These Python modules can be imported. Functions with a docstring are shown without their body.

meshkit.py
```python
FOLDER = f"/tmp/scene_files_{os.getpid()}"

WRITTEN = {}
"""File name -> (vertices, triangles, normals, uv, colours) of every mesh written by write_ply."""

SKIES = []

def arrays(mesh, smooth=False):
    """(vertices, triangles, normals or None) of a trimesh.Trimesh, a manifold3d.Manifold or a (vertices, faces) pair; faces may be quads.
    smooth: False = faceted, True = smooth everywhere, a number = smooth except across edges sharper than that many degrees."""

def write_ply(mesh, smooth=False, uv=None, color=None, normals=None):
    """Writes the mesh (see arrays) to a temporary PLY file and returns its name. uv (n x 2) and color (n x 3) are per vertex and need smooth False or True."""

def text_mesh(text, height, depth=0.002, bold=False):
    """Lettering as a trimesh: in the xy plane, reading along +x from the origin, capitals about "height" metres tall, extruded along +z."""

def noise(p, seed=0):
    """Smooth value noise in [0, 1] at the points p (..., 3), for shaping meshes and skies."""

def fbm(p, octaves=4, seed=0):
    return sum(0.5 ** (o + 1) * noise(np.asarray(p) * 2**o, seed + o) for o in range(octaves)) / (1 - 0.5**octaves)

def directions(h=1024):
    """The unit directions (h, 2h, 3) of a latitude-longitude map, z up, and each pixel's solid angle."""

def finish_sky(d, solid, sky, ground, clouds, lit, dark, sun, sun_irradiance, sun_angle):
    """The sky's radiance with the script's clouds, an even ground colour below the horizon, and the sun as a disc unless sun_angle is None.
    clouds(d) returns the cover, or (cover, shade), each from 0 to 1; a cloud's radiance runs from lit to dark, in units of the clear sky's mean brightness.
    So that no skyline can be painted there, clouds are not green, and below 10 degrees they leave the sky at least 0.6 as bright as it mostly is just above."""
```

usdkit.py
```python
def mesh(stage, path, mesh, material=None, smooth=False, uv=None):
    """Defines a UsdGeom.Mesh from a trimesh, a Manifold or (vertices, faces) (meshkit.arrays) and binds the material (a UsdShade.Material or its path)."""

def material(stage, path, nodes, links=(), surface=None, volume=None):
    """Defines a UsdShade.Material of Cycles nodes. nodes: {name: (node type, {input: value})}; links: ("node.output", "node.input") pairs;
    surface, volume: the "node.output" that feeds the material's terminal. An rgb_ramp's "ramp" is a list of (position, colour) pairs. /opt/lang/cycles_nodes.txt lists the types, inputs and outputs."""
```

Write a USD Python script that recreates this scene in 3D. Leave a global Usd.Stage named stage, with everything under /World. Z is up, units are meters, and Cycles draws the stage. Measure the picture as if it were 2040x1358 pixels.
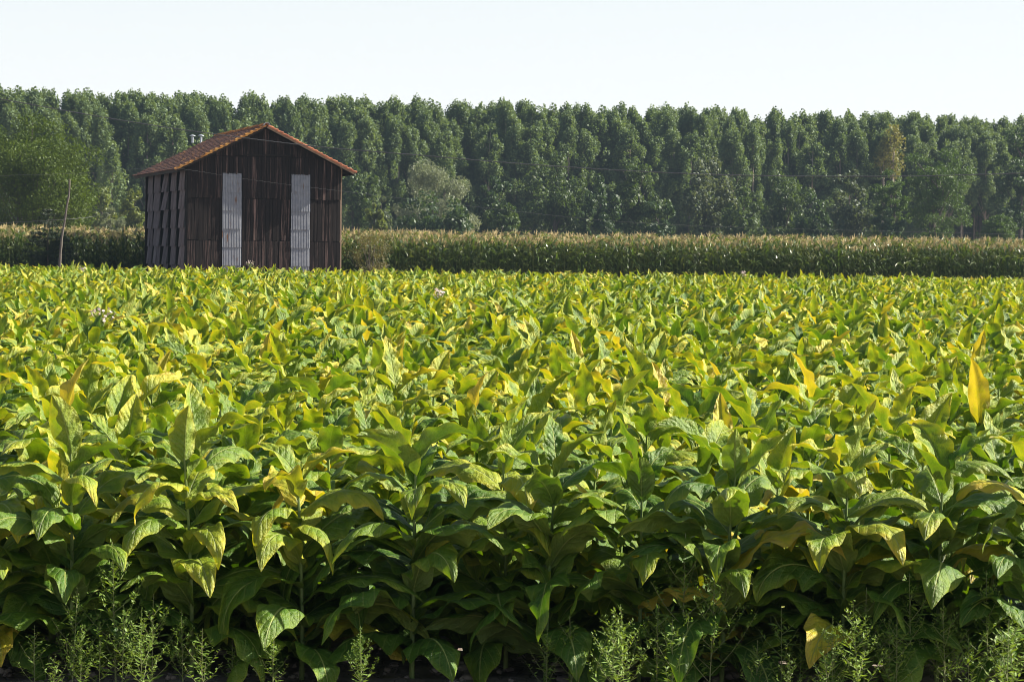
import math, random
import numpy as np
import usdkit, meshkit
from pxr import Usd, UsdGeom, UsdLux, UsdShade, Gf, Sdf, Vt

PI = math.pi
stage = Usd.Stage.CreateInMemory()
UsdGeom.SetStageUpAxis(stage, "Z")
UsdGeom.SetStageMetersPerUnit(stage, 1.0)
world = UsdGeom.Xform.Define(stage, "/World")
stage.SetDefaultPrim(world.GetPrim())
UsdGeom.Scope.Define(stage, "/World/Looks")

# ------------------------------------------------------------------ camera
EYE = np.array([0.0, 0.0, 2.2])
FPX, PW, PH = 5500.0, 2040.0, 1358.0           # focal length in photograph pixels
PITCH, ROLL = math.radians(-1.865), math.radians(0.70)
fwd = np.array([0, math.cos(PITCH), math.sin(PITCH)])
r0 = np.array([1.0, 0, 0]); u0 = np.cross(r0, fwd)
right = r0 * math.cos(ROLL) + u0 * math.sin(ROLL)
up = np.cross(right, fwd)
cam = UsdGeom.Camera.Define(stage, "/World/camera")
cam.CreateProjectionAttr("perspective")
cam.CreateHorizontalApertureAttr(36.0)
cam.CreateVerticalApertureAttr(36.0 * 681 / 1024)
cam.CreateFocalLengthAttr(36.0 * FPX / PW)
cam.CreateClippingRangeAttr(Gf.Vec2f(0.1, 20000))
cam.CreateFStopAttr(0.0)
EXPOSURE = 1.6
cam.CreateExposureAttr(EXPOSURE)
cm = np.eye(4); cm[0, :3] = right; cm[1, :3] = up; cm[2, :3] = -fwd; cm[3, :3] = EYE
cam.AddTransformOp().Set(Gf.Matrix4d(cm.tolist()))

def ray(px, py):
    return fwd + right * (px - 1020.0) / FPX - up * (py - 679.0) / FPX
def at(px, py, d):                              # the point of the place seen there, d metres along the view
    return EYE + ray(px, py) * d
def ground_x(px, y):                            # x on the ground line at depth y
    return at(px, 500, y)[0]
def horizon(px):
    return 500.0 + (px - 1020.0) * math.tan(ROLL)
def height_at(px, py, d):
    return EYE[2] + (horizon(px) - py) * d / FPX

# ------------------------------------------------------------------ sun and sky
GABLE = math.radians(15.5)                      # the barn's gable runs this way from +x
SUN_AZ, SUN_EL = GABLE - math.radians(6.0), math.radians(34.0)
sun = np.array([math.cos(SUN_EL) * math.cos(SUN_AZ), math.cos(SUN_EL) * math.sin(SUN_AZ), math.sin(SUN_EL)])
dome = UsdLux.DomeLight.Define(stage, "/World/sky")
dome.CreateIntensityAttr(1.0)
skym = usdkit.material(stage, "/World/Looks/sky_air", {
    "s": ("sky_texture", {"sky_type": "single_scattering", "sun_disc": False, "sun_elevation": SUN_EL,
          "sun_rotation": math.atan2(sun[0], sun[1]), "air_density": 1.0, "aerosol_density": 1.5, "ozone_density": 1.0}),
    "tc": ("texture_coordinate", {}), "xyz": ("separate_xyz", {}),                # thin whitish summer veil, densest towards the horizon all round
    "f": ("map_range", {"range_type": "smoothstep", "from_min": 0.0, "from_max": 0.32, "to_min": 0.88, "to_max": 0.04, "clamp": True}),
    "mx": ("mix", {"color2": (6.8, 6.98, 7.15)}),
    "b": ("background_shader", {"strength": 0.05})}, [("tc.generated", "xyz.vector"), ("xyz.z", "f.value"), ("f.result", "mx.fac"), ("s.color", "mx.color1"), ("mx.color", "b.color")], surface="b.background")
UsdShade.MaterialBindingAPI.Apply(dome.GetPrim()).Bind(skym)
sl = UsdLux.DistantLight.Define(stage, "/World/sun")
sl.CreateIntensityAttr(1.25); sl.CreateAngleAttr(0.53); sl.CreateColorAttr(Gf.Vec3f(1.0, 0.93, 0.80))
sl.CreateNormalizeAttr(True)
zx = sun; xx = np.cross([0, 0, 1], zx); xx /= np.linalg.norm(xx); yx = np.cross(zx, xx)
m = np.eye(4); m[0, :3] = xx; m[1, :3] = yx; m[2, :3] = zx
sl.AddTransformOp().Set(Gf.Matrix4d(m.tolist()))
HAZE = 0.00008

# ------------------------------------------------------------------ helpers
counter = {}
def numbered(path):
    n = counter.get(path, 0); counter[path] = n + 1
    return path if n == 0 else f"{path}_{n:03d}"
def tag(prim, label=None, cat=None, group=None, kind=None):
    p = prim.GetPrim() if hasattr(prim, "GetPrim") else prim
    for k, v in (("label", label), ("category", cat), ("group", group), ("kind", kind)):
        if v: p.SetCustomDataByKey(k, v)
    return p
def empty(name, loc=(0, 0, 0), rz=0.0, scale=None, parent="/World"):
    x = UsdGeom.Xform.Define(stage, numbered(f"{parent}/{name}"))
    x.AddTranslateOp().Set(Gf.Vec3d(*map(float, loc)))
    if rz: x.AddRotateZOp().Set(math.degrees(rz))
    if scale is not None: x.AddScaleOp().Set(Gf.Vec3f(*map(float, np.broadcast_to(scale, 3))))
    return x
def part(parent, name, vf, mat, smooth=False, attr=None, label=None, kind=None):
    base = parent if isinstance(parent, str) else str(parent.GetPath())
    me = usdkit.mesh(stage, numbered(f"{base}/{name}"), vf, mat, smooth=smooth)
    if attr is not None:
        UsdGeom.PrimvarsAPI(me).CreatePrimvar("lf", Sdf.ValueTypeNames.Color3fArray, "vertex").Set(Vt.Vec3fArray.FromNumpy(np.asarray(attr, np.float32)))
    if label or kind: tag(me, label, kind=kind)
    return me
def copy_of(src, name, loc, rz, scale, label, cat, group):
    x = empty(name, loc, rz, scale)
    x.GetPrim().GetReferences().AddInternalReference(src)
    x.GetPrim().SetInstanceable(True)
    tag(x, label, cat, group)
    return x

BOXF = np.array([[0, 3, 2], [0, 2, 1], [4, 5, 6], [4, 6, 7], [0, 1, 5], [0, 5, 4], [1, 2, 6], [1, 6, 5], [2, 3, 7], [2, 7, 6], [3, 0, 4], [3, 4, 7]])
def box(x0, x1, y0, y1, z0, z1):
    v = np.array([[x0, y0, z0], [x1, y0, z0], [x1, y1, z0], [x0, y1, z0], [x0, y0, z1], [x1, y0, z1], [x1, y1, z1], [x0, y1, z1]], float)
    return v, BOXF.copy()
def join(parts):
    vs, fs, n = [], [], 0
    for v, f in parts:
        vs.append(v); fs.append(np.asarray(f) + n); n += len(v)
    return np.vstack(vs), np.vstack(fs)
def rot(axis, a):
    c, s = math.cos(a), math.sin(a)
    return {"x": np.array([[1, 0, 0], [0, c, -s], [0, s, c]]), "y": np.array([[c, 0, s], [0, 1, 0], [-s, 0, c]]), "z": np.array([[c, -s, 0], [s, c, 0], [0, 0, 1]])}[axis]
def tube(pts, radii, sides=6, cap=True):
    pts = np.asarray(pts, float); n = len(pts); radii = np.broadcast_to(radii, n)
    t = np.gradient(pts, axis=0); t /= np.linalg.norm(t, axis=1, keepdims=True) + 1e-12
    ref = np.array([0, 0, 1.0]) if abs(t[0][2]) < 0.9 else np.array([1.0, 0, 0])
    vs = []
    for i in range(n):
        a = np.cross(ref, t[i]); a /= np.linalg.norm(a) + 1e-12; b = np.cross(t[i], a)
        ang = np.arange(sides) / sides * 2 * PI
        vs.append(pts[i] + radii[i] * (np.outer(np.cos(ang), a) + np.outer(np.sin(ang), b)))
    v = np.vstack(vs); f = []
    for i in range(n - 1):
        for k in range(sides):
            a, b = i * sides + k, i * sides + (k + 1) % sides
            f += [[a, b, b + sides], [a, b + sides, a + sides]]
    if cap:
        c0, c1 = len(v), len(v) + 1
        v = np.vstack([v, pts[0], pts[-1]])
        for k in range(sides):
            f += [[c0, (k + 1) % sides, k], [c1, (n - 1) * sides + k, (n - 1) * sides + (k + 1) % sides]]
    return v, np.array(f)
def spline(pts, n):
    from scipy.interpolate import CubicSpline
    pts = np.asarray(pts, float); s = np.r_[0, np.cumsum(np.linalg.norm(np.diff(pts, axis=0), axis=1))]
    return CubicSpline(s, pts, bc_type="natural")(np.linspace(0, s[-1], n))

# ------------------------------------------------------------------ materials
L = "/World/Looks/"
def leafy(name, ramp, rough=0.55, trans=0.35, trans_tint=(1.5, 1.35, 0.5), scale=1.0, amt=0.5, spec=0.35, under=None):
    """foliage of far trees and small weeds: colour varies by plant, by clump and from leaf to leaf"""
    n = {"g": ("geometry", {}), "oi": ("object_info", {}),
         "n1": ("noise_texture", {"scale": 0.45 * scale, "detail": 2.0}), "wn": ("white_noise_texture", {}),
         "a1": ("math", {"math_type": "multiply_add", "value2": 0.9 * amt, "value3": 0.5 - 0.45 * amt}),
         "a2": ("math", {"math_type": "multiply_add", "value2": 0.7 * amt}),
         "a3": ("math", {"math_type": "multiply_add", "value2": 0.5 * amt}),
         "o": ("math", {"math_type": "add", "value2": -0.6 * amt}),
         "r": ("rgb_ramp", {"ramp": ramp}),
         "tt": ("mix", {"mix_type": "multiply", "fac": 1.0, "color2": trans_tint}),
         "p": ("principled_bsdf", {"roughness": rough, "specular_ior_level": spec}),
         "t": ("translucent_bsdf", {}), "m": ("mix_closure", {"fac": trans})}
    k = [("g.position", "n1.vector"), ("n1.fac", "a1.value1"), ("g.random_per_island", "a2.value1"), ("a1.value", "a2.value3"),
         ("oi.random", "a3.value1"), ("a2.value", "a3.value3"), ("a3.value", "o.value1"), ("o.value", "r.fac"),
         ("r.color", "p.base_color"), ("r.color", "tt.color1"), ("tt.color", "t.color"), ("p.BSDF", "m.closure1"), ("t.BSDF", "m.closure2")]
    return usdkit.material(stage, L + name, n, k, surface="m.closure")

M = {}
M["poplar"] = leafy("poplar_leaves", [(0, (0.066, 0.108, 0.042)), (0.5, (0.108, 0.158, 0.066)), (1, (0.18, 0.225, 0.115))], rough=0.6, trans=0.36, spec=0.3)
M["broadleaf"] = leafy("broad_leaves", [(0, (0.03, 0.055, 0.015)), (0.5, (0.055, 0.09, 0.025)), (1, (0.10, 0.13, 0.045))])
M["dark"] = leafy("dark_leaves", [(0, (0.022, 0.045, 0.016)), (0.5, (0.035, 0.065, 0.024)), (1, (0.08, 0.11, 0.06))])
M["willow"] = leafy("willow_leaves", [(0, (0.13, 0.155, 0.085)), (0.5, (0.19, 0.215, 0.13)), (1, (0.26, 0.28, 0.18))], trans_tint=(1.1, 1.1, 0.7))
M["silver"] = leafy("silver_leaves", [(0, (0.06, 0.085, 0.045)), (0.5, (0.10, 0.125, 0.075)), (1, (0.24, 0.26, 0.19))], amt=0.8)
M["locust"] = leafy("locust_leaves", [(0, (0.035, 0.07, 0.010)), (0.5, (0.055, 0.10, 0.015)), (1, (0.09, 0.135, 0.022))])
M["locust_deep"] = leafy("deep_locust_leaves", [(0, (0.034, 0.060, 0.004)), (0.5, (0.058, 0.092, 0.007)), (1, (0.095, 0.13, 0.012))], spec=0.2)
M["yellowing"] = leafy("yellowing_leaves", [(0, (0.08, 0.105, 0.03)), (0.5, (0.165, 0.16, 0.042)), (1, (0.28, 0.23, 0.055))])
M["shrub"] = leafy("shrub_leaves", [(0, (0.07, 0.10, 0.02)), (0.5, (0.11, 0.14, 0.035)), (1, (0.18, 0.19, 0.06))])
M["spruce"] = leafy("spruce_needles", [(0, (0.012, 0.024, 0.010)), (0.6, (0.02, 0.036, 0.014)), (1, (0.055, 0.065, 0.025))], trans=0.1)
M["dry"] = leafy("dry_leaves", [(0, (0.07, 0.075, 0.03)), (0.5, (0.13, 0.12, 0.055)), (1, (0.22, 0.17, 0.09))])
M["weed"] = leafy("weed_leaves", [(0, (0.09, 0.16, 0.02)), (0.5, (0.155, 0.24, 0.04)), (1, (0.26, 0.34, 0.08))], scale=8, trans=0.3)

def plain(name, c0, c1, scale=6.0, stretch=(1, 1, 1), rough=0.8, detail=4.0, bump=0.0, spec=0.3, metallic=0.0, rnd=0.3, dist=0.02):
    n = {"tc": ("texture_coordinate", {}), "mp": ("mapping", {"scale": stretch}), "n": ("noise_texture", {"scale": scale, "detail": detail, "roughness": 0.6}),
         "oi": ("object_info", {}), "a": ("math", {"math_type": "multiply_add", "value2": rnd}), "o": ("math", {"math_type": "add", "value2": -rnd * 0.5}),
         "r": ("rgb_ramp", {"ramp": [(0.28, c0), (0.72, c1)]}),
         "b": ("bump", {"strength": max(bump, 0.001), "distance": dist}),
         "p": ("principled_bsdf", {"roughness": rough, "specular_ior_level": spec, "metallic": metallic})}
    k = [("tc.object", "mp.vector"), ("mp.vector", "n.vector"), ("oi.random", "a.value1"), ("n.fac", "a.value3"), ("a.value", "o.value1"), ("o.value", "r.fac"), ("r.color", "p.base_color")]
    if bump: k += [("n.fac", "b.height"), ("b.normal", "p.normal")]
    return usdkit.material(stage, L + name, n, k, surface="p.BSDF")

M["bark"] = plain("poplar_bark", (0.16, 0.13, 0.10), (0.36, 0.30, 0.23), 3, (1, 1, 0.4))
M["dark_bark"] = plain("dark_bark", (0.035, 0.028, 0.022), (0.085, 0.068, 0.055), 5, (1, 1, 0.4))
M["stem"] = plain("tobacco_stem", (0.10, 0.15, 0.035), (0.20, 0.24, 0.07), 20, rough=0.6)
M["weed_stem"] = plain("weed_stem", (0.12, 0.15, 0.05), (0.20, 0.20, 0.09), 20, rough=0.7)
M["flower"] = plain("tobacco_flower", (0.45, 0.33, 0.31), (0.62, 0.50, 0.46), 30, rough=0.7)
M["umbel"] = plain("umbel_flower", (0.55, 0.50, 0.28), (0.75, 0.70, 0.45), 30, rough=0.7)
M["tassel"] = plain("corn_tassel", (0.30, 0.235, 0.11), (0.52, 0.41, 0.20), 2, rough=0.8, rnd=0.5)
M["corn_stalk"] = plain("corn_stalk", (0.07, 0.11, 0.03), (0.13, 0.15, 0.05), 4, rough=0.6)
M["wire"] = plain("wire_cable", (0.045, 0.045, 0.05), (0.09, 0.09, 0.095), 2, rough=0.6)
M["thin_wire"] = plain("thin_bare_wire", (0.08, 0.08, 0.08), (0.15, 0.15, 0.15), 2, rough=0.5)
M["iron"] = plain("dark_iron", (0.02, 0.02, 0.02), (0.05, 0.045, 0.04), 8, rough=0.7)
M["zinc"] = plain("zinc_pipe", (0.26, 0.28, 0.31), (0.40, 0.43, 0.46), 9, rough=0.45, metallic=0.5)
M["post"] = plain("weathered_pole", (0.03, 0.025, 0.022), (0.11, 0.093, 0.078), 8, (1, 1, 0.15), bump=0.4)

def wood(name, dark, mid, light, lo, hi):
    n = {"tc": ("texture_coordinate", {}), "oi": ("object_info", {}),
         "mp": ("mapping", {"scale": (34, 34, 0.8)}), "n": ("noise_texture", {"scale": 1.0, "detail": 5.0, "roughness": 0.65}),
         "mp2": ("mapping", {"scale": (9, 9, 0.35)}), "n2": ("noise_texture", {"scale": 1.0, "detail": 3.0}),
         "a": ("math", {"math_type": "multiply_add", "value2": 0.10}), "s": ("math", {"math_type": "add", "value2": -0.05}),
         "mm": ("mix_float", {"fac": 0.45}),
         "r": ("rgb_ramp", {"ramp": [(0.2, dark), (lo, mid), (hi, light)]}),
         "b": ("bump", {"strength": 0.5, "distance": 0.01}),
         "p": ("principled_bsdf", {"roughness": 0.8, "specular_ior_level": 0.25})}
    k = [("tc.object", "mp.vector"), ("mp.vector", "n.vector"), ("tc.object", "mp2.vector"), ("mp2.vector", "n2.vector"), ("n.fac", "mm.a"), ("n2.fac", "mm.b"),
         ("oi.random", "a.value1"), ("mm.result", "a.value3"), ("a.value", "s.value1"), ("s.value", "r.fac"), ("r.color", "p.base_color"), ("n.fac", "b.height"), ("b.normal", "p.normal")]
    return usdkit.material(stage, L + name, n, k, surface="p.BSDF")
M["board"] = wood("dark_boards", (0.004, 0.0026, 0.0024), (0.010, 0.0056, 0.005), (0.24, 0.155, 0.135), 0.535, 0.76)
M["louvre"] = wood("grey_boards", (0.055, 0.044, 0.045), (0.098, 0.08, 0.082), (0.18, 0.155, 0.155), 0.5, 0.8)
M["beam"] = wood("beam_wood", (0.006, 0.004, 0.004), (0.012, 0.0085, 0.007), (0.03, 0.022, 0.018), 0.5, 0.8)
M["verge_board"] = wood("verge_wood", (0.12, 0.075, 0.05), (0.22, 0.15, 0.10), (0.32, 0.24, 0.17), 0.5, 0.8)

def tile_mat(name, lichen, ramp=((0.2, (0.065, 0.034, 0.027)), (0.5, (0.15, 0.066, 0.044)), (0.8, (0.31, 0.14, 0.08)))):
    n = {"tc": ("texture_coordinate", {}), "oi": ("object_info", {}), "g": ("geometry", {}),
         "n": ("noise_texture", {"scale": 5.0, "detail": 4.0}), "n2": ("noise_texture", {"scale": 1.6, "detail": 5.0, "roughness": 0.7}),
         "a": ("math", {"math_type": "multiply_add", "value2": 0.4}), "s": ("math", {"math_type": "add", "value2": -0.2}),
         "r": ("rgb_ramp", {"ramp": list(ramp)}),
         "lr": ("rgb_ramp", {"ramp": [(0.3, (0.10, 0.085, 0.06)), (0.5, (0.36, 0.15, 0.03)), (0.75, (0.48, 0.28, 0.09))]}),
         "lf": ("map_range", {"from_min": 0.66 - lichen, "from_max": 0.76 - lichen, "clamp": True}),
         "mx": ("mix", {}), "p": ("principled_bsdf", {"roughness": 0.85, "specular_ior_level": 0.2})}
    k = [("tc.object", "n.vector"), ("tc.object", "n2.vector"), ("g.random_per_island", "a.value1"), ("n.fac", "a.value3"), ("a.value", "s.value1"), ("s.value", "r.fac"),
         ("n2.fac", "lf.value"), ("lf.result", "mx.fac"), ("r.color", "mx.color1"), ("n.fac", "lr.fac"), ("lr.color", "mx.color2"), ("mx.color", "p.base_color")]
    return usdkit.material(stage, L + name, n, k, surface="p.BSDF")
M["tile"] = tile_mat("roof_tiles", 0.10)
M["verge"] = tile_mat("lichen_tiles", 0.27)
M["bare_tile"] = tile_mat("bare_tiles", -0.06, ((0.2, (0.22, 0.08, 0.045)), (0.5, (0.42, 0.16, 0.08)), (0.8, (0.6, 0.28, 0.16))))  # right slope and verge: sunlight painted in as a brighter ramp, little lichen

M["sheet"] = usdkit.material(stage, L + "corrugated_zinc", {
    "tc": ("texture_coordinate", {}), "n": ("noise_texture", {"scale": 5.0, "detail": 5.0}), "mp": ("mapping", {"scale": (7, 7, 1.2)}), "n2": ("noise_texture", {"scale": 1.0, "detail": 4.0}),
    "oi": ("object_info", {}), "a": ("math", {"math_type": "multiply_add", "value2": 0.2}),
    "r": ("rgb_ramp", {"ramp": [(0.3, (0.19, 0.20, 0.235)), (0.7, (0.26, 0.27, 0.30))]}),
    "ru": ("map_range", {"from_min": 0.63, "from_max": 0.72, "clamp": True}),
    "mx": ("mix", {"color2": (0.16, 0.075, 0.04)}), "p": ("principled_bsdf", {"roughness": 0.5, "metallic": 0.25, "specular_ior_level": 0.4})},
    [("tc.object", "n.vector"), ("tc.object", "mp.vector"), ("mp.vector", "n2.vector"), ("oi.random", "a.value1"), ("n.fac", "a.value3"), ("a.value", "r.fac"), ("n2.fac", "ru.value"), ("ru.result", "mx.fac"), ("r.color", "mx.color1"), ("mx.color", "p.base_color")],
    surface="p.BSDF")

def blade(name, ramp, under, vein, vein_n, bump, trans, tint, rough, spec, blotch=9.0):
    """a broad leaf: lf = (along, across, ripeness); midrib, side veins, blotches, paler underside"""
    n = {"at": ("attribute", {"attribute": "lf"}), "s": ("separate_xyz", {}), "g": ("geometry", {}), "oi": ("object_info", {}),
         "v2": ("math", {"math_type": "multiply_add", "value2": 2.0, "value3": -1.0}), "av": ("math", {"math_type": "absolute"}),
         "mid": ("map_range", {"range_type": "smoothstep", "from_min": 0.07, "from_max": 0.025, "to_min": 0.0, "to_max": 1.0, "clamp": True}),
         "w1": ("math", {"math_type": "multiply", "value2": 0.22}), "w2": ("math", {"math_type": "subtract"}), "w3": ("math", {"math_type": "multiply", "value2": 2 * PI * vein_n}),
         "w4": ("math", {"math_type": "sine"}), "sv": ("map_range", {"range_type": "smoothstep", "from_min": 0.86, "from_max": 1.0, "clamp": True}),
         "sv2": ("math", {"math_type": "multiply", "value2": 0.28}), "vv": ("math", {"math_type": "maximum"}),
         "n1": ("noise_texture", {"scale": blotch, "detail": 4.0, "roughness": 0.65}), "n0": ("noise_texture", {"scale": 0.55, "detail": 1.0}),
         "e1": ("math", {"math_type": "power", "value2": 3.0}), "e2": ("math", {"math_type": "multiply_add", "value2": 0.22}),
         "t1": ("math", {"math_type": "power", "value2": 3.0}), "t2": ("math", {"math_type": "multiply_add", "value2": 0.22}),
         "b1": ("math", {"math_type": "multiply_add", "value2": 0.75, "value3": -0.375}), "b2": ("math", {"math_type": "add"}),
         "c1": ("math", {"math_type": "multiply_add", "value2": 0.5, "value3": -0.25}), "c2": ("math", {"math_type": "add"}),
         "r": ("rgb_ramp", {"ramp": ramp}), "mv": ("mix", {"color2": vein}), "un": ("mix", {"color2": under}), "uf": ("math", {"math_type": "multiply", "value2": 0.35}),
         "n3": ("noise_texture", {"scale": 48.0, "detail": 4.0, "roughness": 0.6}), "hb": ("math", {"math_type": "multiply_add", "value2": -0.5}), "wv": ("math", {"math_type": "multiply_add", "value2": -0.07}),
         "bp": ("bump", {"strength": bump, "distance": 0.018}), "sp": ("noise_texture", {"scale": 34.0, "detail": 3.0, "roughness": 0.7}), "sx": ("math", {"math_type": "multiply_add", "value2": 0.10}), "sf": ("map_range", {"from_min": 0.735, "from_max": 0.775, "to_min": 0.0, "to_max": 0.8, "clamp": True}), "ms": ("mix", {"color2": (0.20, 0.12, 0.05)}),
         "p": ("principled_bsdf", {"roughness": rough, "specular_ior_level": spec}),
         "tt": ("mix", {"mix_type": "multiply", "fac": 1.0, "color2": tint}), "t": ("translucent_bsdf", {}), "m": ("mix_closure", {"fac": trans})}
    k = [("at.vector", "s.vector"), ("s.y", "v2.value1"), ("v2.value", "av.value1"), ("av.value", "mid.value"),
         ("av.value", "w1.value1"), ("s.x", "w2.value1"), ("w1.value", "w2.value2"), ("w2.value", "w3.value1"), ("w3.value", "w4.value1"), ("w4.value", "sv.value"), ("sv.result", "sv2.value1"),
         ("sv2.value", "vv.value1"), ("mid.result", "vv.value2"),
         ("g.position", "n1.vector"), ("g.position", "n0.vector"), ("av.value", "e1.value1"), ("e1.value", "e2.value1"), ("s.z", "e2.value3"),
         ("s.x", "t1.value1"), ("t1.value", "t2.value1"), ("e2.value", "t2.value3"), ("n1.fac", "b1.value1"), ("b1.value", "b2.value1"), ("t2.value", "b2.value2"),
         ("n0.fac", "c1.value1"), ("c1.value", "c2.value1"), ("b2.value", "c2.value2"), ("c2.value", "r.fac"),
         ("g.position", "sp.vector"), ("c2.value", "sx.value1"), ("sp.fac", "sx.value3"), ("sx.value", "sf.value"), ("sf.result", "ms.fac"), ("r.color", "ms.color1"), ("ms.color", "mv.color1"), ("vv.value", "mv.fac"), ("mv.color", "un.color1"), ("g.backfacing", "uf.value1"), ("uf.value", "un.fac"),
         ("un.color", "p.base_color"), ("r.color", "tt.color1"), ("tt.color", "t.color"), ("p.BSDF", "m.closure1"), ("t.BSDF", "m.closure2"),
         ("g.position", "n3.vector"), ("w4.value", "wv.value1"), ("n3.fac", "wv.value3"), ("vv.value", "hb.value1"), ("wv.value", "hb.value3"), ("hb.value", "bp.height"), ("bp.normal", "p.normal")]
    return usdkit.material(stage, L + name, n, k, surface="m.closure")
M["leaf"] = blade("tobacco_leaf", [(0.0, (0.022, 0.064, 0.005)), (0.3, (0.052, 0.118, 0.007)), (0.55, (0.125, 0.195, 0.011)), (0.78, (0.29, 0.31, 0.018)), (0.95, (0.47, 0.39, 0.026)), (1.0, (0.47, 0.36, 0.045))],
                  (0.22, 0.27, 0.08), (0.28, 0.33, 0.08), 9.0, 0.85, 0.23, (1.6, 1.55, 0.45), 0.46, 0.34)
M["corn_leaf"] = blade("corn_leaf", [(0.0, (0.027, 0.058, 0.012)), (0.45, (0.055, 0.098, 0.02)), (0.8, (0.14, 0.155, 0.045)), (1.0, (0.28, 0.22, 0.10))],
                       (0.05, 0.08, 0.03), (0.12, 0.16, 0.06), 0.0, 0.1, 0.32, (1.5, 1.4, 0.5), 0.30, 0.7, blotch=2.0)
M["soil"] = usdkit.material(stage, L + "dry_soil", {
    "g": ("geometry", {}), "n": ("noise_texture", {"scale": 3.0, "detail": 6.0, "roughness": 0.65}), "v": ("voronoi_texture", {"scale": 9.0, "feature": "distance_to_edge"}),
    "r": ("rgb_ramp", {"ramp": [(0.3, (0.15, 0.12, 0.10)), (0.7, (0.30, 0.25, 0.21))]}), "cr": ("map_range", {"from_min": 0.0, "from_max": 0.05, "clamp": True}),
    "a": ("math", {"math_type": "multiply_add", "value2": 0.5}), "b": ("bump", {"strength": 0.9, "distance": 0.03}), "p": ("principled_bsdf", {"roughness": 0.95, "specular_ior_level": 0.15})},
    [("g.position", "n.vector"), ("g.position", "v.vector"), ("n.fac", "r.fac"), ("r.color", "p.base_color"), ("v.distance", "cr.value"), ("cr.result", "a.value1"), ("n.fac", "a.value3"), ("a.value", "b.height"), ("b.normal", "p.normal")], surface="p.BSDF")

# ------------------------------------------------------------------ ground
gx = np.unique(np.r_[np.linspace(-2500, -60, 14), np.linspace(-60, -5, 24), np.linspace(-5, 5, 120), np.linspace(5, 60, 24), np.linspace(60, 2500, 14)])
gy = np.unique(np.r_[np.linspace(-400, 0, 6), np.linspace(0, 12.5, 10), np.linspace(12.5, 17, 56), np.linspace(17, 150, 50), np.linspace(150, 3000, 20)])
X, Y = np.meshgrid(gx, gy, indexing="xy")
amp = np.clip(1 - np.abs(Y - 14.5) / 3.5, 0, 1) * np.clip(1 - np.abs(X) / 6, 0, 1)
Z = (meshkit.fbm(np.stack([X * 3.0, Y * 3.0, X * 0], -1), 4, 3) - 0.5) * 0.09 * amp
gv = np.stack([X, Y, Z], -1).reshape(-1, 3)
ii, jj = np.meshgrid(np.arange(len(gy) - 1), np.arange(len(gx) - 1), indexing="ij")
a = (ii * len(gx) + jj).ravel(); w = len(gx)
gf = np.vstack([np.stack([a, a + 1, a + w + 1], 1), np.stack([a, a + w + 1, a + w], 1)])
tag(part("/World", "ground", (gv, gf), M["soil"], smooth=True), "bare grey-brown soil of the field, showing cracked at the lower left corner", "ground", kind="structure")

# ------------------------------------------------------------------ haze
hz = usdkit.material(stage, L + "thin_haze", {"v": ("principled_volume", {"color": (0.60, 0.79, 1.0), "density": HAZE, "anisotropy": 0.1})}, volume="v.volume")
if HAZE > 0:
    tag(part("/World", "haze", box(-2600, 2600, -500, 3100, -1.5, 34.0), hz), "thin pale summer haze hanging over the fields and the wood", "haze", kind="stuff")

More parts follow.
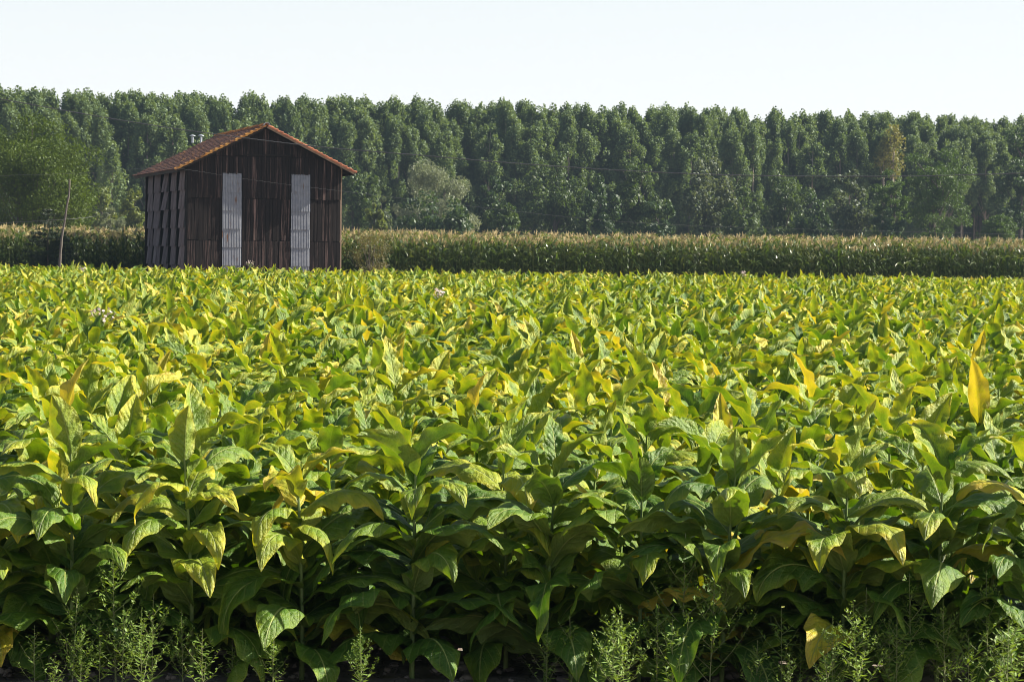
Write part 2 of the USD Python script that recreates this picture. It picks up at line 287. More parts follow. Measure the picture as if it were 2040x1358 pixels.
# ------------------------------------------------------------------ barn
BD = 131.0
bo = at(372, 500, BD); BARN = np.array([bo[0], bo[1], 0.0])
GX = np.array([math.cos(GABLE), math.sin(GABLE), 0]); GY = np.array([-math.sin(GABLE), math.cos(GABLE), 0])
W, LEN, EAVE, RIDGE = 7.43, 14.0, 6.12, 7.98
barn = empty("drying_barn", BARN, GABLE)
tag(barn, "tall dark weathered board barn with orange tiled roof standing behind the tobacco field", "barn")
SL = (RIDGE - EAVE) / (W / 2)                    # the roof's slope
def roof_z(x): return EAVE + SL * (W / 2 - abs(x - W / 2))
rng = random.Random(5)
# timber core: four dark inner walls standing behind the boards
core = [np.array([[0.06, 0.06], [W - 0.06, 0.06], [W - 0.06, LEN - 0.06], [0.06, LEN - 0.06]])]
def prism_gable(y0, y1, x0, x1, zoff):           # gable-shaped slab
    o = [(x0, 0.0), (x1, 0.0), (x1, roof_z(x1) + zoff), (W / 2, RIDGE + zoff), (x0, roof_z(x0) + zoff)]
    v = np.array([[p[0], y, p[1]] for y in (y0, y1) for p in o]); n = 5
    f = [[0, 1, 2], [0, 2, 3], [0, 3, 4], [5, 7, 6], [5, 8, 7], [5, 9, 8]]
    for k in range(5):
        b = (k + 1) % 5; f += [[k, k + 5, b + 5], [k, b + 5, b]]
    return v, np.array(f)
part(barn, "front_wall", prism_gable(0.0, 0.08, 0.0, W, -0.06), M["beam"])
part(barn, "back_wall", prism_gable(LEN - 0.08, LEN, 0.0, W, -0.06), M["beam"])
part(barn, "side_wall", box(0.30, 0.36, 0.09, LEN - 0.09, 0, EAVE + 0.05), M["beam"])
part(barn, "side_wall", box(W - 0.08, W, 0.09, LEN - 0.09, 0, EAVE - 0.1), M["beam"])

def board(x0, x1, zb, zt0, zt1, ybot, ytop, th, parent, mat="board"):
    """a vertical plank of the front wall; ybot, ytop: how far its face stands proud at the foot and at the head"""
    j = rng.uniform(-0.012, 0.012)
    v = np.array([[x0, -ybot, zb], [x1, -ybot + j, zb + rng.uniform(-0.02, 0.02)], [x1, -ybot + j + th, zb], [x0, -ybot + th, zb],
                  [x0, -ytop, zt0], [x1, -ytop + j * 0.5, zt1], [x1, -ytop + th + j * 0.5, zt1], [x0, -ytop + th, zt0]])
    return part(parent, "board", (v, BOXF.copy()), M[mat])
SX = [(1.68, 2.60), (5.00, 5.92)]                # the two columns of corrugated sheet
DOOR = (2.64, 4.96)
TIERS = [(0.0, 0.55), (0.55, 2.55), (2.55, 4.55), (4.55, 6.55), (6.55, 9.0)]
def planks(x0, x1, z0, z1, y, parent):
    x = x0
    while x < x1 - 0.02:
        w = rng.uniform(0.15, 0.23)
        if x1 - x - w < 0.09: w = x1 - x
        a, b = x + 0.004, x + w - rng.uniform(0.008, 0.022)
        ta, tb = min(z1 - 0.045, roof_z(a) - 0.10), min(z1 - 0.045, roof_z(b) - 0.10)
        if min(ta, tb) - z0 > 0.08:
            board(a, b, z0 + rng.uniform(-0.03, 0.02), ta, tb, y + rng.uniform(0, 0.022), y + rng.uniform(-0.006, 0.006), 0.022, parent)
        x += w
for t, (z0, z1) in enumerate(TIERS):
    y = 0.045 + 0.012 * (t > 0)
    top = z1 + 0.01
    for xa, xb in ((0.01, SX[0][0] - 0.02), (SX[1][1] + 0.02, W - 0.01)):
        planks(xa, xb, z0, top, y + (0.02 if t % 2 else 0.0), barn)
    if t == 4:
        planks(SX[0][0] - 0.02, SX[1][1] + 0.02, z0 + 0.02, top, y, barn)
    if t == 3:
        for xa, xb in SX: planks(xa - 0.02, xb + 0.02, 5.72, top, y + 0.008, barn)
door = UsdGeom.Xform.Define(stage, numbered(str(barn.GetPath()) + "/door")); tag(door, "tall boarded middle door between the two metal strips")
for t, (z0, z1) in enumerate(TIERS[:4]):
    planks(DOOR[0], DOOR[1], z0, z1 + 0.02, 0.062 + (0.02 if t % 2 else 0.0), door)
part(door, "door_rail", box(DOOR[0], DOOR[1], -0.10, -0.045, 6.585, 6.665), M["beam"])
for sx0, sx1 in SX:                              # corrugated sheets, each lapping over the one below
    z = 5.74
    k = 0
    while z > 0.3:
        zb = max(z - 0.87, 0.02) - 0.045
        n = 73; xs = np.linspace(sx0 + rng.uniform(-0.012, 0.012), sx1 + rng.uniform(-0.012, 0.012), n)
        ph = (np.arange(n) / (n - 1)) * 2 * PI * 12
        tl = rng.uniform(-0.006, 0.006)
        vs = []
        for layer in (0.0, 0.006):
            for zz, off in ((z, 0.070), (zb, 0.098 + rng.uniform(0, 0.012))):
                vs.append(np.stack([xs, -off - 0.018 * np.sin(ph) + layer + tl * (xs - sx0), np.full(n, zz)], 1))
        v = np.vstack(vs); f = []
        for q in range(n - 1):
            f += [[q, n + q, n + q + 1], [q, n + q + 1, q + 1], [2 * n + q, 3 * n + q + 1, 3 * n + q], [2 * n + q, 2 * n + q + 1, 3 * n + q + 1], [n + q, 3 * n + q, 3 * n + q + 1], [n + q, 3 * n + q + 1, n + q + 1]]
        part(barn, "corrugated_sheet", (v, np.array(f)), M["sheet"], smooth=40)
        z -= 0.87; k += 1
# corner posts and the plate under the eaves
part(barn, "corner_post", box(-0.05, 0.055, -0.035, 0.11, 0, EAVE - 0.02), M["beam"])
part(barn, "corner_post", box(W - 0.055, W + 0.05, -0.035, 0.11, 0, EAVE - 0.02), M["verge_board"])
part(barn, "corner_post", box(-0.05, 0.10, LEN - 0.16, LEN + 0.03, 0, EAVE - 0.02), M["beam"])
part(barn, "wall_plate", box(-0.03, 0.20, 0.115, LEN - 0.165, EAVE - 0.28, EAVE - 0.06), M["beam"])
part(barn, "wall_plate", box(-0.03, 0.20, 0.115, LEN - 0.165, 0.05, 0.25), M["beam"])
NB = 5
for b in range(NB + 1):
    yb = 0.9 + b * (LEN - 0.4) / NB
    if 0.2 < yb < LEN - 0.4: part(barn, "wall_post", box(0.03, 0.20, yb - 0.09, yb + 0.09, 0.26, EAVE - 0.29), M["beam"])
# louvre boards on the long side: hung at the head, swung out at the foot
for b in range(NB):
    yc = 0.35 + b * (LEN - 0.5) / NB
    a = math.radians([32, 34, 30, 36, 30][b])
    wdir = np.array([-math.sin(a), math.cos(a), 0.0]); ndir = np.array([-math.cos(a), -math.sin(a), 0])
    wd = [0.19, 0.18, 0.17, 0.22, 0.19][b]
    for r in range(7):
        zt = EAVE - 0.30 - r * 0.89
        if zt < 0.5: break
        kick = rng.uniform(0.05, 0.11) + (0.07 if b in (2,) else 0.0)
        for s in range(2):
            p0 = np.array([-0.02, yc, 0.0]) + wdir * (s * (wd + 0.012)) - ndir * 0.006 * s
            kk = kick + rng.uniform(-0.02, 0.03)
            hh = 0.93 + rng.uniform(-0.02, 0.02)
            q = []
            for zz, kx in ((zt - hh, kk), (zt, 0.0)):
                base = p0 + np.array([-kx, -0.4 * kx, 0])
                for u_, d_ in ((0, 0), (wd, 0), (wd, 0.022), (0, 0.022)):
                    q.append(base + wdir * u_ - ndir * d_ * -1 + np.array([0, 0, zz]))
            part(barn, "louvre_board", (np.array(q), BOXF.copy()), M["louvre"])
# roof: sheathing, rafters, tile courses, verge tiles, ridge
OX, OY = 0.58, 0.5
SLEN = math.hypot(W / 2 + OX, SL * (W / 2 + OX)); RA = math.atan(SL)
def slope_frame(side):                           # points (u down from the ridge, v along the ridge, n off the slope)
    ex = np.array([side * math.cos(RA), 0, -math.sin(RA)]); en = np.array([side * math.sin(RA), 0, math.cos(RA)])
    o = np.array([W / 2, 0, RIDGE])
    return lambda u_, v_, n_: o + np.multiply.outer(u_, ex) + np.multiply.outer(v_, np.array([0, 1.0, 0])) + np.multiply.outer(n_, en)
def slab(side, u0_, u1_, v0, v1, n0, n1):
    P = slope_frame(side)
    v = np.array([P(a_, b_, c_) for c_ in (n0, n1) for a_, b_ in ((u0_, v0), (u1_, v0), (u1_, v1), (u0_, v1))])
    f = BOXF.copy()
    return v, (f if side > 0 else f[:, ::-1])
NC = 18; EXPO = (SLEN + 0.02) / NC
for side in (-1, 1):
    part(barn, "roof_boarding", slab(side, 0.03, SLEN - 0.03, -OY + 0.03, LEN + OY - 0.03, 0.0, 0.035), M["beam"])
    for k in range(8):
        v0 = 0.4 + k * (LEN - 0.9) / 7
        part(barn, "rafter", slab(side, 0.2, SLEN - 0.06, v0, v0 + 0.09, -0.13, -0.002), M["beam"])
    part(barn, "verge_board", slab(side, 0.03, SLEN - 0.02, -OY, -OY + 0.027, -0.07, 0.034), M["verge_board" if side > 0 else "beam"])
    part(barn, "verge_board", slab(side, 0.03, SLEN - 0.02, LEN + OY - 0.027, LEN + OY, -0.07, 0.034), M["beam"])
    part(barn, "eave_board", slab(side, SLEN - 0.028, SLEN, -OY + 0.03, LEN + OY - 0.03, -0.10, 0.034), M["beam"])
    for c in range(NC):
        P = slope_frame(side)
        u1_ = (c + 1) * EXPO + 0.02; u0_ = max(u1_ - EXPO - 0.09, 0.0)
        NT = 38; TW = (LEN + 2 * OY - 0.30) / NT
        ps = []
        for t in range(NT):
            va = -OY + 0.27 + t * TW
            nv = 5; vv = np.linspace(va, va + TW * 0.985, nv); prof = np.array([0.0, 0.022, 0.03, 0.022, 0.0])
            dz = rng.uniform(-0.006, 0.008); du = rng.uniform(-0.012, 0.012)
            head = P(np.full(nv, u0_), vv, 0.042 + prof + dz * 0.3); foot = P(np.full(nv, u1_ + du), vv, 0.092 + prof + dz); low = P(np.full(nv, u1_ + du - 0.004), vv, 0.05 + prof * 0.6)
            v = np.vstack([head, foot, low]); f = []
            for q in range(nv - 1):
                f += [[q, nv + q, nv + q + 1], [q, nv + q + 1, q + 1], [nv + q, 2 * nv + q, 2 * nv + q + 1], [nv + q, 2 * nv + q + 1, nv + q + 1]]
            f = np.array(f); ps.append((v, f if side > 0 else f[:, ::-1]))
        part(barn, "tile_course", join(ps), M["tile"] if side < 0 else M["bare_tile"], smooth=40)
        # the verge tile closing the course at the front gable: rolled over the edge
        nv = 7; ang = np.linspace(0, PI, nv); ps = []
        vv = -OY + 0.12 - 0.15 * np.cos(ang); prof = 0.042 * np.sin(ang)
        dz = rng.uniform(-0.006, 0.012)
        head = P(np.full(nv, u0_ + 0.03), vv, 0.045 + prof); foot = P(np.full(nv, u1_ + 0.015), vv * 1.0, 0.10 + prof + dz); low = P(np.full(nv, u1_ + 0.01), vv, 0.035 + prof * 0.5)
        v = np.vstack([head, foot, low]); f = []
        for q in range(nv - 1):
            f += [[q, nv + q, nv + q + 1], [q, nv + q + 1, q + 1], [nv + q, 2 * nv + q, 2 * nv + q + 1], [nv + q, 2 * nv + q + 1, nv + q + 1]]
        v2 = np.array([P(a_, -OY - 0.035, b_) for a_, b_ in ((u0_ + 0.03, 0.0), (u1_ + 0.015, 0.035), (u1_ + 0.015, 0.11), (u0_ + 0.03, 0.055))] + [P(a_, -OY - 0.005, b_) for a_, b_ in ((u0_ + 0.03, 0.0), (u1_ + 0.015, 0.035), (u1_ + 0.015, 0.11), (u0_ + 0.03, 0.055))])
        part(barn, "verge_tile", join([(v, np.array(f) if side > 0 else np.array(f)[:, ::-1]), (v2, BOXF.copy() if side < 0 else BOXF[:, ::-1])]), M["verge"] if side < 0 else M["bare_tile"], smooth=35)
for k in range(31):                              # ridge tiles, half round
    y0 = -OY - 0.02 + k * (LEN + 2 * OY - 0.36) / 30
    n = 9; ang = np.linspace(0.15, PI - 0.15, n); ps = []
    dz = rng.uniform(-0.012, 0.012)
    ring = [np.stack([W / 2 + rr * np.cos(ang), np.full(n, yy), RIDGE + 0.045 + dz + rr * np.sin(ang) * 0.9], 1) for rr, yy in ((0.15, y0), (0.125, y0 + 0.40), (0.13, y0), (0.105, y0 + 0.40))]
    v = np.vstack(ring); f = []
    for q in range(n - 1):
        f += [[q, q + 1, n + q + 1], [q, n + q + 1, n + q], [2 * n + q, 3 * n + q + 1, 2 * n + q + 1], [2 * n + q, 3 * n + q, 3 * n + q + 1], [q, 2 * n + q + 1, q + 1], [q, 2 * n + q, 2 * n + q + 1]]
    part(barn, "ridge_tile", (v, np.array(f)), M["verge"] if k else M["zinc"], smooth=40, label="pale cap at the front end of the ridge" if k == 0 else None)
# two vent pipes on the left slope
def barn_local(p): q = p - BARN; return np.array([q @ GX, q @ GY, q[2]])
def on_left_slope(px, py):
    P = slope_frame(-1); o = P(0.0, 0.0, 0.06); nn = np.array([-math.sin(RA), 0, math.cos(RA)])
    e = barn_local(EYE); d = barn_local(EYE + ray(px, py)) - e
    return e + d * ((o - e) @ nn) / (d @ nn)
for px, lab in ((383.5, None), (400.5, None)):
    b = on_left_slope(px, 281)
    pipe = part(barn, "vent_pipe", tube([b + [0, 0, -0.1], b + [0, 0, 0.23]], 0.06, 12), M["zinc"], smooth=40)
    cone = tube([b + [0, 0, 0.28], b + [0, 0, 0.295], b + [0, 0, 0.36]], [0.17, 0.165, 0.015], 14)
    legs = [tube([b + [0.06 * math.cos(q), 0.06 * math.sin(q), 0.2], b + [0.075 * math.cos(q), 0.075 * math.sin(q), 0.29]], 0.008, 4) for q in (0.5, 2.6, 4.7)]
    part(str(pipe.GetPath()), "vent_cap", join([cone] + legs), M["zinc"], smooth=35)
# iron bracket with an insulator on the far end of the long side
yb = LEN - 0.1
part(barn, "wire_bracket", join([box(-0.56, -0.06, yb - 0.02, yb + 0.02, 4.05, 4.10), box(-0.50, -0.46, yb - 0.02, yb + 0.02, 4.10, 4.20)]), M["iron"])
BRK = BARN + GX * -0.48 + GY * yb + np.array([0, 0, 4.2])

# ------------------------------------------------------------------ corn
def strip_leaf(base, az, length, width, e0, bend, nu=7, twist=0.0, fold=0.25, ripe=0.3, nv=2):
    u_ = np.linspace(0, 1, nu); e = e0 + bend * u_ ** 1.3
    ds = length / (nu - 1)
    r = np.r_[0, np.cumsum(np.cos((e[1:] + e[:-1]) / 2) * ds)]; z = np.r_[0, np.cumsum(np.sin((e[1:] + e[:-1]) / 2) * ds)]
    wprof = width * np.minimum(1, u_ * 5 + 0.35) * (1 - u_ ** 2.2) ** 0.8 * 0.5
    d = np.array([math.cos(az), math.sin(az), 0]); side = np.array([-math.sin(az), math.cos(az), 0])
    v, at_ = [], []
    for i in range(nu):
        c = base + d * r[i] + np.array([0, 0, z[i]]); nrm = -d * math.sin(e[i]) + np.array([0, 0, math.cos(e[i])])
        tw = twist * u_[i]; s2 = side * math.cos(tw) + nrm * math.sin(tw); n2 = nrm * math.cos(tw) - side * math.sin(tw)
        for q in (-1, 0, 1):
            v.append(c + s2 * q * wprof[i] + n2 * abs(q) * wprof[i] * fold); at_.append((u_[i], q * 0.5 + 0.5, ripe))
    f = []
    for i in range(nu - 1):
        for q in range(2):
            a_ = i * 3 + q; f += [[a_, a_ + 3, a_ + 4], [a_, a_ + 4, a_ + 1]]
    return np.array(v), np.array(f), np.array(at_)
def corn_parts(seed):
    r = random.Random(seed); h = r.uniform(2.25, 2.55)
    stalk = tube([[0, 0, 0], [r.uniform(-.03, .03), r.uniform(-.03, .03), h * 0.5], [r.uniform(-.05, .05), r.uniform(-.05, .05), h]], [0.016, 0.013, 0.007], 4)
    lv, n = [], 0; vs, fs, ats = [], [], []
    az = r.uniform(0, 6.28)
    for i in range(12):
        t = i / 11; az += PI + r.uniform(-0.5, 0.5)
        ln = (0.55 + 0.45 * math.sin(PI * (0.15 + 0.75 * t))) * r.uniform(0.8, 1.1)
        v, f, a_ = strip_leaf(np.array([0, 0, 0.35 + t * (h - 0.36)]), az, ln, r.uniform(0.07, 0.10), math.radians(r.uniform(55, 75)), -math.radians(r.uniform(70, 150)), twist=r.uniform(-1.0, 1.0), ripe=0.15 + 0.18 * t + r.uniform(0, 0.25))
        vs.append(v); fs.append(f + n); ats.append(a_); n += len(v)
    tas = [tube([[0, 0, h - 0.02], [r.uniform(-.03, .03), r.uniform(-.03, .03), h + r.uniform(.3, .42)]], [0.014, 0.008], 3)]
    for k in range(7):
        q = r.uniform(0, 6.28); ln = r.uniform(0.16, 0.28); o = r.uniform(0.07, 0.17); z0 = h + r.uniform(0.02, 0.12)
        tas.append(tube([[0, 0, z0], [o * 0.6 * math.cos(q), o * 0.6 * math.sin(q), z0 + ln * 0.6], [o * math.cos(q), o * math.sin(q), z0 + ln * r.uniform(0.7, 1.0)]], [0.010, 0.011, 0.006], 3))
    return stalk, (np.vstack(vs), np.vstack(fs), np.vstack(ats)), join(tas)
CORN = 6
for k in range(CORN):
    p = f"/World/corn_plant_class_{k}"; stage.CreateClassPrim(p)
    stalk, lf, ta = corn_parts(100 + k)
    part(p, "stalk", stalk, M["corn_stalk"]); part(p, "leaves", lf[:2], M["corn_leaf"], smooth=True, attr=lf[2]); part(p, "tassel", ta, M["tassel"])
def corn_front(x): return 143.5 + 0.10 * x if x > -14 else 144.5 + (x + 14) * 0.02
def instancer(path, protos, pts, yaw, sc, idx, label, cat, tilt=None):
    pi = UsdGeom.PointInstancer.Define(stage, path)
    pi.CreatePrototypesRel().SetTargets([Sdf.Path(p) for p in protos])
    pi.CreateProtoIndicesAttr(Vt.IntArray.FromNumpy(np.asarray(idx, np.int32)))
    pi.CreatePositionsAttr(Vt.Vec3fArray.FromNumpy(np.asarray(pts, np.float32)))
    pi.CreateScalesAttr(Vt.Vec3fArray.FromNumpy(np.repeat(np.asarray(sc, np.float32)[:, None], 3, 1)))
    q = []
    for i, y_ in enumerate(yaw):
        g = Gf.Rotation(Gf.Vec3d(0, 0, 1), math.degrees(y_))
        if tilt is not None: g = g * Gf.Rotation(Gf.Vec3d(math.cos(tilt[i][0]), math.sin(tilt[i][0]), 0), math.degrees(tilt[i][1]))
        qq = g.GetQuat(); im = qq.GetImaginary(); q.append(Gf.Quath(qq.GetReal(), im[0], im[1], im[2]))
    pi.CreateOrientationsAttr(Vt.QuathArray(q))
    tag(pi, label, cat, kind="stuff")
    return pi
rng = random.Random(11)
pts, n_ind = [], 0
for row in range(11):
    x = -34.0
    while x < 32.0:
        y = corn_front(x) + row * 0.75 + rng.uniform(-0.1, 0.1)
        lp = barn_local(np.array([x, y, 0]))
        if abs(x) < 0.187 * y + 2 and not (-1.0 < lp[0] < W + 0.6 and -1 < lp[1] < LEN + 0.5):
            pts.append((x, y, row))
        x += rng.uniform(0.15, 0.24)
first = [p for p in pts if p[2] == 0 and abs(p[0]) < 0.187 * p[1]]
rng.shuffle(first); first = first[:298]; chosen = set(first)
for x, y, _ in first:
    copy_of(f"/World/corn_plant_class_{rng.randrange(CORN)}", "corn_plant", (x, y, 0), rng.uniform(0, 6.28), rng.uniform(0.98, 1.14), "dark green corn plant with dry tan tassel in the front corn row", "corn plant", "corn plants along the front of the field")
rest = [p for p in pts if p not in chosen]
UsdGeom.PointInstancer.Define(stage, "/World/corn_field")
protos = []
for k in range(CORN):
    stalk, lf, ta = corn_parts(100 + k)
    x_ = empty("corn_plant", parent="/World/corn_field"); p = str(x_.GetPath()); protos.append(p)
    part(p, "stalk", stalk, M["corn_stalk"]); part(p, "leaves", lf[:2], M["corn_leaf"], smooth=True, attr=lf[2]); part(p, "tassel", ta, M["tassel"])
instancer("/World/corn_field", protos, [(p[0], p[1], 0) for p in rest], [rng.uniform(0, 6.28) for _ in rest], [rng.uniform(0.94, 1.17) for _ in rest], [rng.randrange(CORN) for _ in rest], "mass of tall corn with tan tassels behind the barn and the tobacco", "corn")

# ------------------------------------------------------------------ trees
def leaf_cloud(clumps, n, size, rs, outward=0.5, aspect=0.7, shell=0.55, droop=0.0):
    """n small diamond leaves spread through ellipsoids (cx, cy, cz, rx, ry, rz)"""
    c = np.asarray(clumps, float); wgt = (c[:, 3] * c[:, 4] * c[:, 5]) ** (2 / 3); k = rs.choice(len(c), n, p=wgt / wgt.sum())
    d = rs.normal(size=(n, 3)); d /= np.linalg.norm(d, axis=1, keepdims=True)
    rad = shell + (1.06 - shell) * rs.random(n) ** 0.6
    pos = c[k, :3] + d * c[k, 3:6] * rad[:, None]
    nr = d * outward + rs.normal(size=(n, 3)) * 0.55 + np.array([0, 0, 0.15]); nr /= np.linalg.norm(nr, axis=1, keepdims=True)
    t = rs.normal(size=(n, 3)) + np.array([0, 0, -droop]); t -= nr * (t * nr).sum(1, keepdims=True); t /= np.linalg.norm(t, axis=1, keepdims=True)
    b = np.cross(nr, t); s = size * rs.uniform(0.6, 1.3, n)[:, None]
    v = np.stack([pos - t * s * 0.5, pos + b * s * 0.5 * aspect, pos + t * s * 0.5, pos - b * s * 0.5 * aspect], 1).reshape(-1, 3)
    a_ = np.arange(n)[:, None] * 4
    return v, np.vstack([a_ + [0, 1, 2], a_ + [0, 2, 3]])
def limbs(tips, root_z, r0_, rs, lean=0.4):
    ps = []
    for tip in tips:
        z0 = max(root_z, tip[2] - lean * 2.2 * math.hypot(tip[0], tip[1]) - 1.0)
        midp = np.array([tip[0] * 0.45, tip[1] * 0.45, (z0 + tip[2]) / 2 - 0.2])
        ps.append(tube([[0, 0, z0], midp, tip], [r0_, r0_ * 0.65, r0_ * 0.2], 4, cap=False))
    return join(ps)
def poplar(path, seed, H, R, z0, n=7500, size=0.42, mat="poplar", trunk="bark", thick=1.0):
    rs = np.random.default_rng(seed); cl = []
    z = z0
    while z < H - 0.8:
        t = (z - z0) / (H - z0); rad = R * (0.55 + 0.45 * math.sin(PI * min(1, t * 1.15 + 0.12))) * (1 - t ** 8) * 1.0 + 0.15
        for _ in range(6 if t < 0.85 else 3):
            q = rs.uniform(0, 2 * PI); o = rad * rs.uniform(0.35, 0.95)
            cl.append((o * math.cos(q), o * math.sin(q), z + rs.uniform(-0.6, 0.6), rs.uniform(0.36, 0.66) * (0.6 + 0.2 * R), rs.uniform(0.36, 0.66) * (0.6 + 0.2 * R), rs.uniform(0.9, 1.8)))
        z += rs.uniform(0.85, 1.15)
    for k in range(5): cl.append((rs.uniform(-.9, .9), rs.uniform(-.9, .9), H - 0.8 - k * 0.4, 0.35 + .08 * k, 0.35 + .08 * k, 0.9))
    tr = tube([[0, 0, -0.2], [rs.uniform(-.1, .1), rs.uniform(-.1, .1), H * 0.4], [rs.uniform(-.2, .2), rs.uniform(-.2, .2), H * 0.75], [0, 0, H - 1]], np.array([0.24, 0.19, 0.10, 0.03]) * thick, 8)
    tips = [np.array(c[:3]) for c in cl[::4]]
    part(path, "trunk", join([tr, limbs(tips, z0 * 0.8, 0.05, rs, 0.9)]), M[trunk], smooth=50)
    part(path, "crown", leaf_cloud(cl, n, size, rs, 0.3, 0.7, 0.3), M[mat])
def round_tree(path, seed, H, RX, z0, n, size, mat, trunk="dark_bark", flat=0.8, shell=0.5, aspect=0.7, nc=46, droop=0.0, trunks=1, outward=0.5):
    rs = np.random.default_rng(seed); cl = []
    zc, rz = (H + z0) / 2, (H - z0) / 2
    for _ in range(nc):
        d = rs.normal(size=3); d /= np.linalg.norm(d); q = rs.uniform(0.55, 0.92) if rs.random() < 0.8 else rs.uniform(0, 0.5)
        s = RX * rs.uniform(0.17, 0.31)
        cl.append((d[0] * RX * q, d[1] * RX * q, zc + d[2] * rz * q, s, s, s * flat * rs.uniform(0.8, 1.2)))
    c_ = np.array(cl)                            # fit the crown to its height and width
    hw_ = max((np.abs(c_[:, 0]) + c_[:, 3]).max(), 1e-3); zt_, zb_ = (c_[:, 2] + c_[:, 5]).max(), (c_[:, 2] - c_[:, 5]).min()
    c_[:, [0, 1, 3, 4]] *= RX / hw_; c_[:, 2] = z0 + (c_[:, 2] - zb_) * (H - z0) / (zt_ - zb_); c_[:, 5] *= (H - z0) / (zt_ - zb_)
    cl = [tuple(c) for c in c_]
    trs = []
    for k in range(trunks):
        ox, oy = (0, 0) if trunks == 1 else (rs.uniform(-.5, .5) * RX * 0.4, rs.uniform(-.3, .3) * RX * 0.4)
        trs.append(tube([[ox * .5, oy * .5, -0.2], [ox, oy, H * 0.35], [ox * 1.8, oy * 1.8, H * 0.75]], np.array([0.022, 0.016, 0.006]) * H, 7))
    part(path, "trunk", join(trs + [limbs([np.array(c[:3]) for c in cl[::2]], z0 * 0.5 + 0.3, 0.006 * H, rs)]), M[trunk], smooth=50)
    part(path, "crown", leaf_cloud(cl, n, size, rs, outward, aspect, shell, droop), M[mat])

POP = 7
for k in range(POP):
    p = f"/World/poplar_class_{k}"; stage.CreateClassPrim(p)
    poplar(p, 40 + k, [23.0, 23.5, 23.9, 23.2, 24.2, 22.6, 23.6][k], [3.7, 3.4, 3.8, 3.9, 3.5, 3.8, 3.3][k], [5.0, 5.5, 5.0, 4.5, 6.0, 4.0, 5.5][k], n=19000, size=0.36)
p = "/World/poplar_bare_class"; stage.CreateClassPrim(p); poplar(p, 77, 23.4, 3.0, 11.5, n=11000, size=0.36, thick=0.75)
rng = random.Random(23)
def wood_edge(x): return 380.0 + 0.33 * x
nth = {}
def ordinal(n): return ["first", "second", "third", "fourth", "fifth", "sixth", "seventh", "eighth", "ninth", "tenth"][n - 1] if n <= 10 else f"{n}{ {1: 'st', 2: 'nd', 3: 'rd'}.get(n % 10 if n > 20 else 0, 'th') }"
ROWS = [("front", 0.82), ("second", 0.90), ("third", 0.95), ("fourth", 0.975), ("fifth", 0.985), ("rearmost", 0.99)]
for r, (nm, hs) in enumerate(ROWS):
    x = -84.0 + (3.0 if r % 2 else 0)
    while x < 92:
        y = wood_edge(x) + r * 5.2 + rng.uniform(-1, 1); px = 1020 + x / y * FPX
        xx_ = x + rng.uniform(-1.3, 1.3); bare = (1890 < px < 1992 or 680 < px < 716) and r < 4
        x += rng.uniform(3.4, 4.3) if r < 3 else rng.uniform(2.9, 3.6)
        if bare: x -= 1.9
        if not (-70 < px < 2110): continue
        nth[r] = nth.get(r, 0) + 1
        copy_of("/World/poplar_bare_class" if bare else f"/World/poplar_class_{rng.randrange(POP)}", "poplar_tree", (xx_, y, 0), rng.uniform(0, 6.28), np.array([1.0, 1.0, hs]) * np.array([*[rng.uniform(0.78, 1.08)] * 2, rng.uniform(0.975, 1.02)]),
                f"green poplar of the wood's front row, {ordinal(nth[r])} from its left end" if r == 0 else f"tall slender green poplar in the {nm} row of the plantation wood", "poplar tree", f"poplars in the {nm} row of the wood")

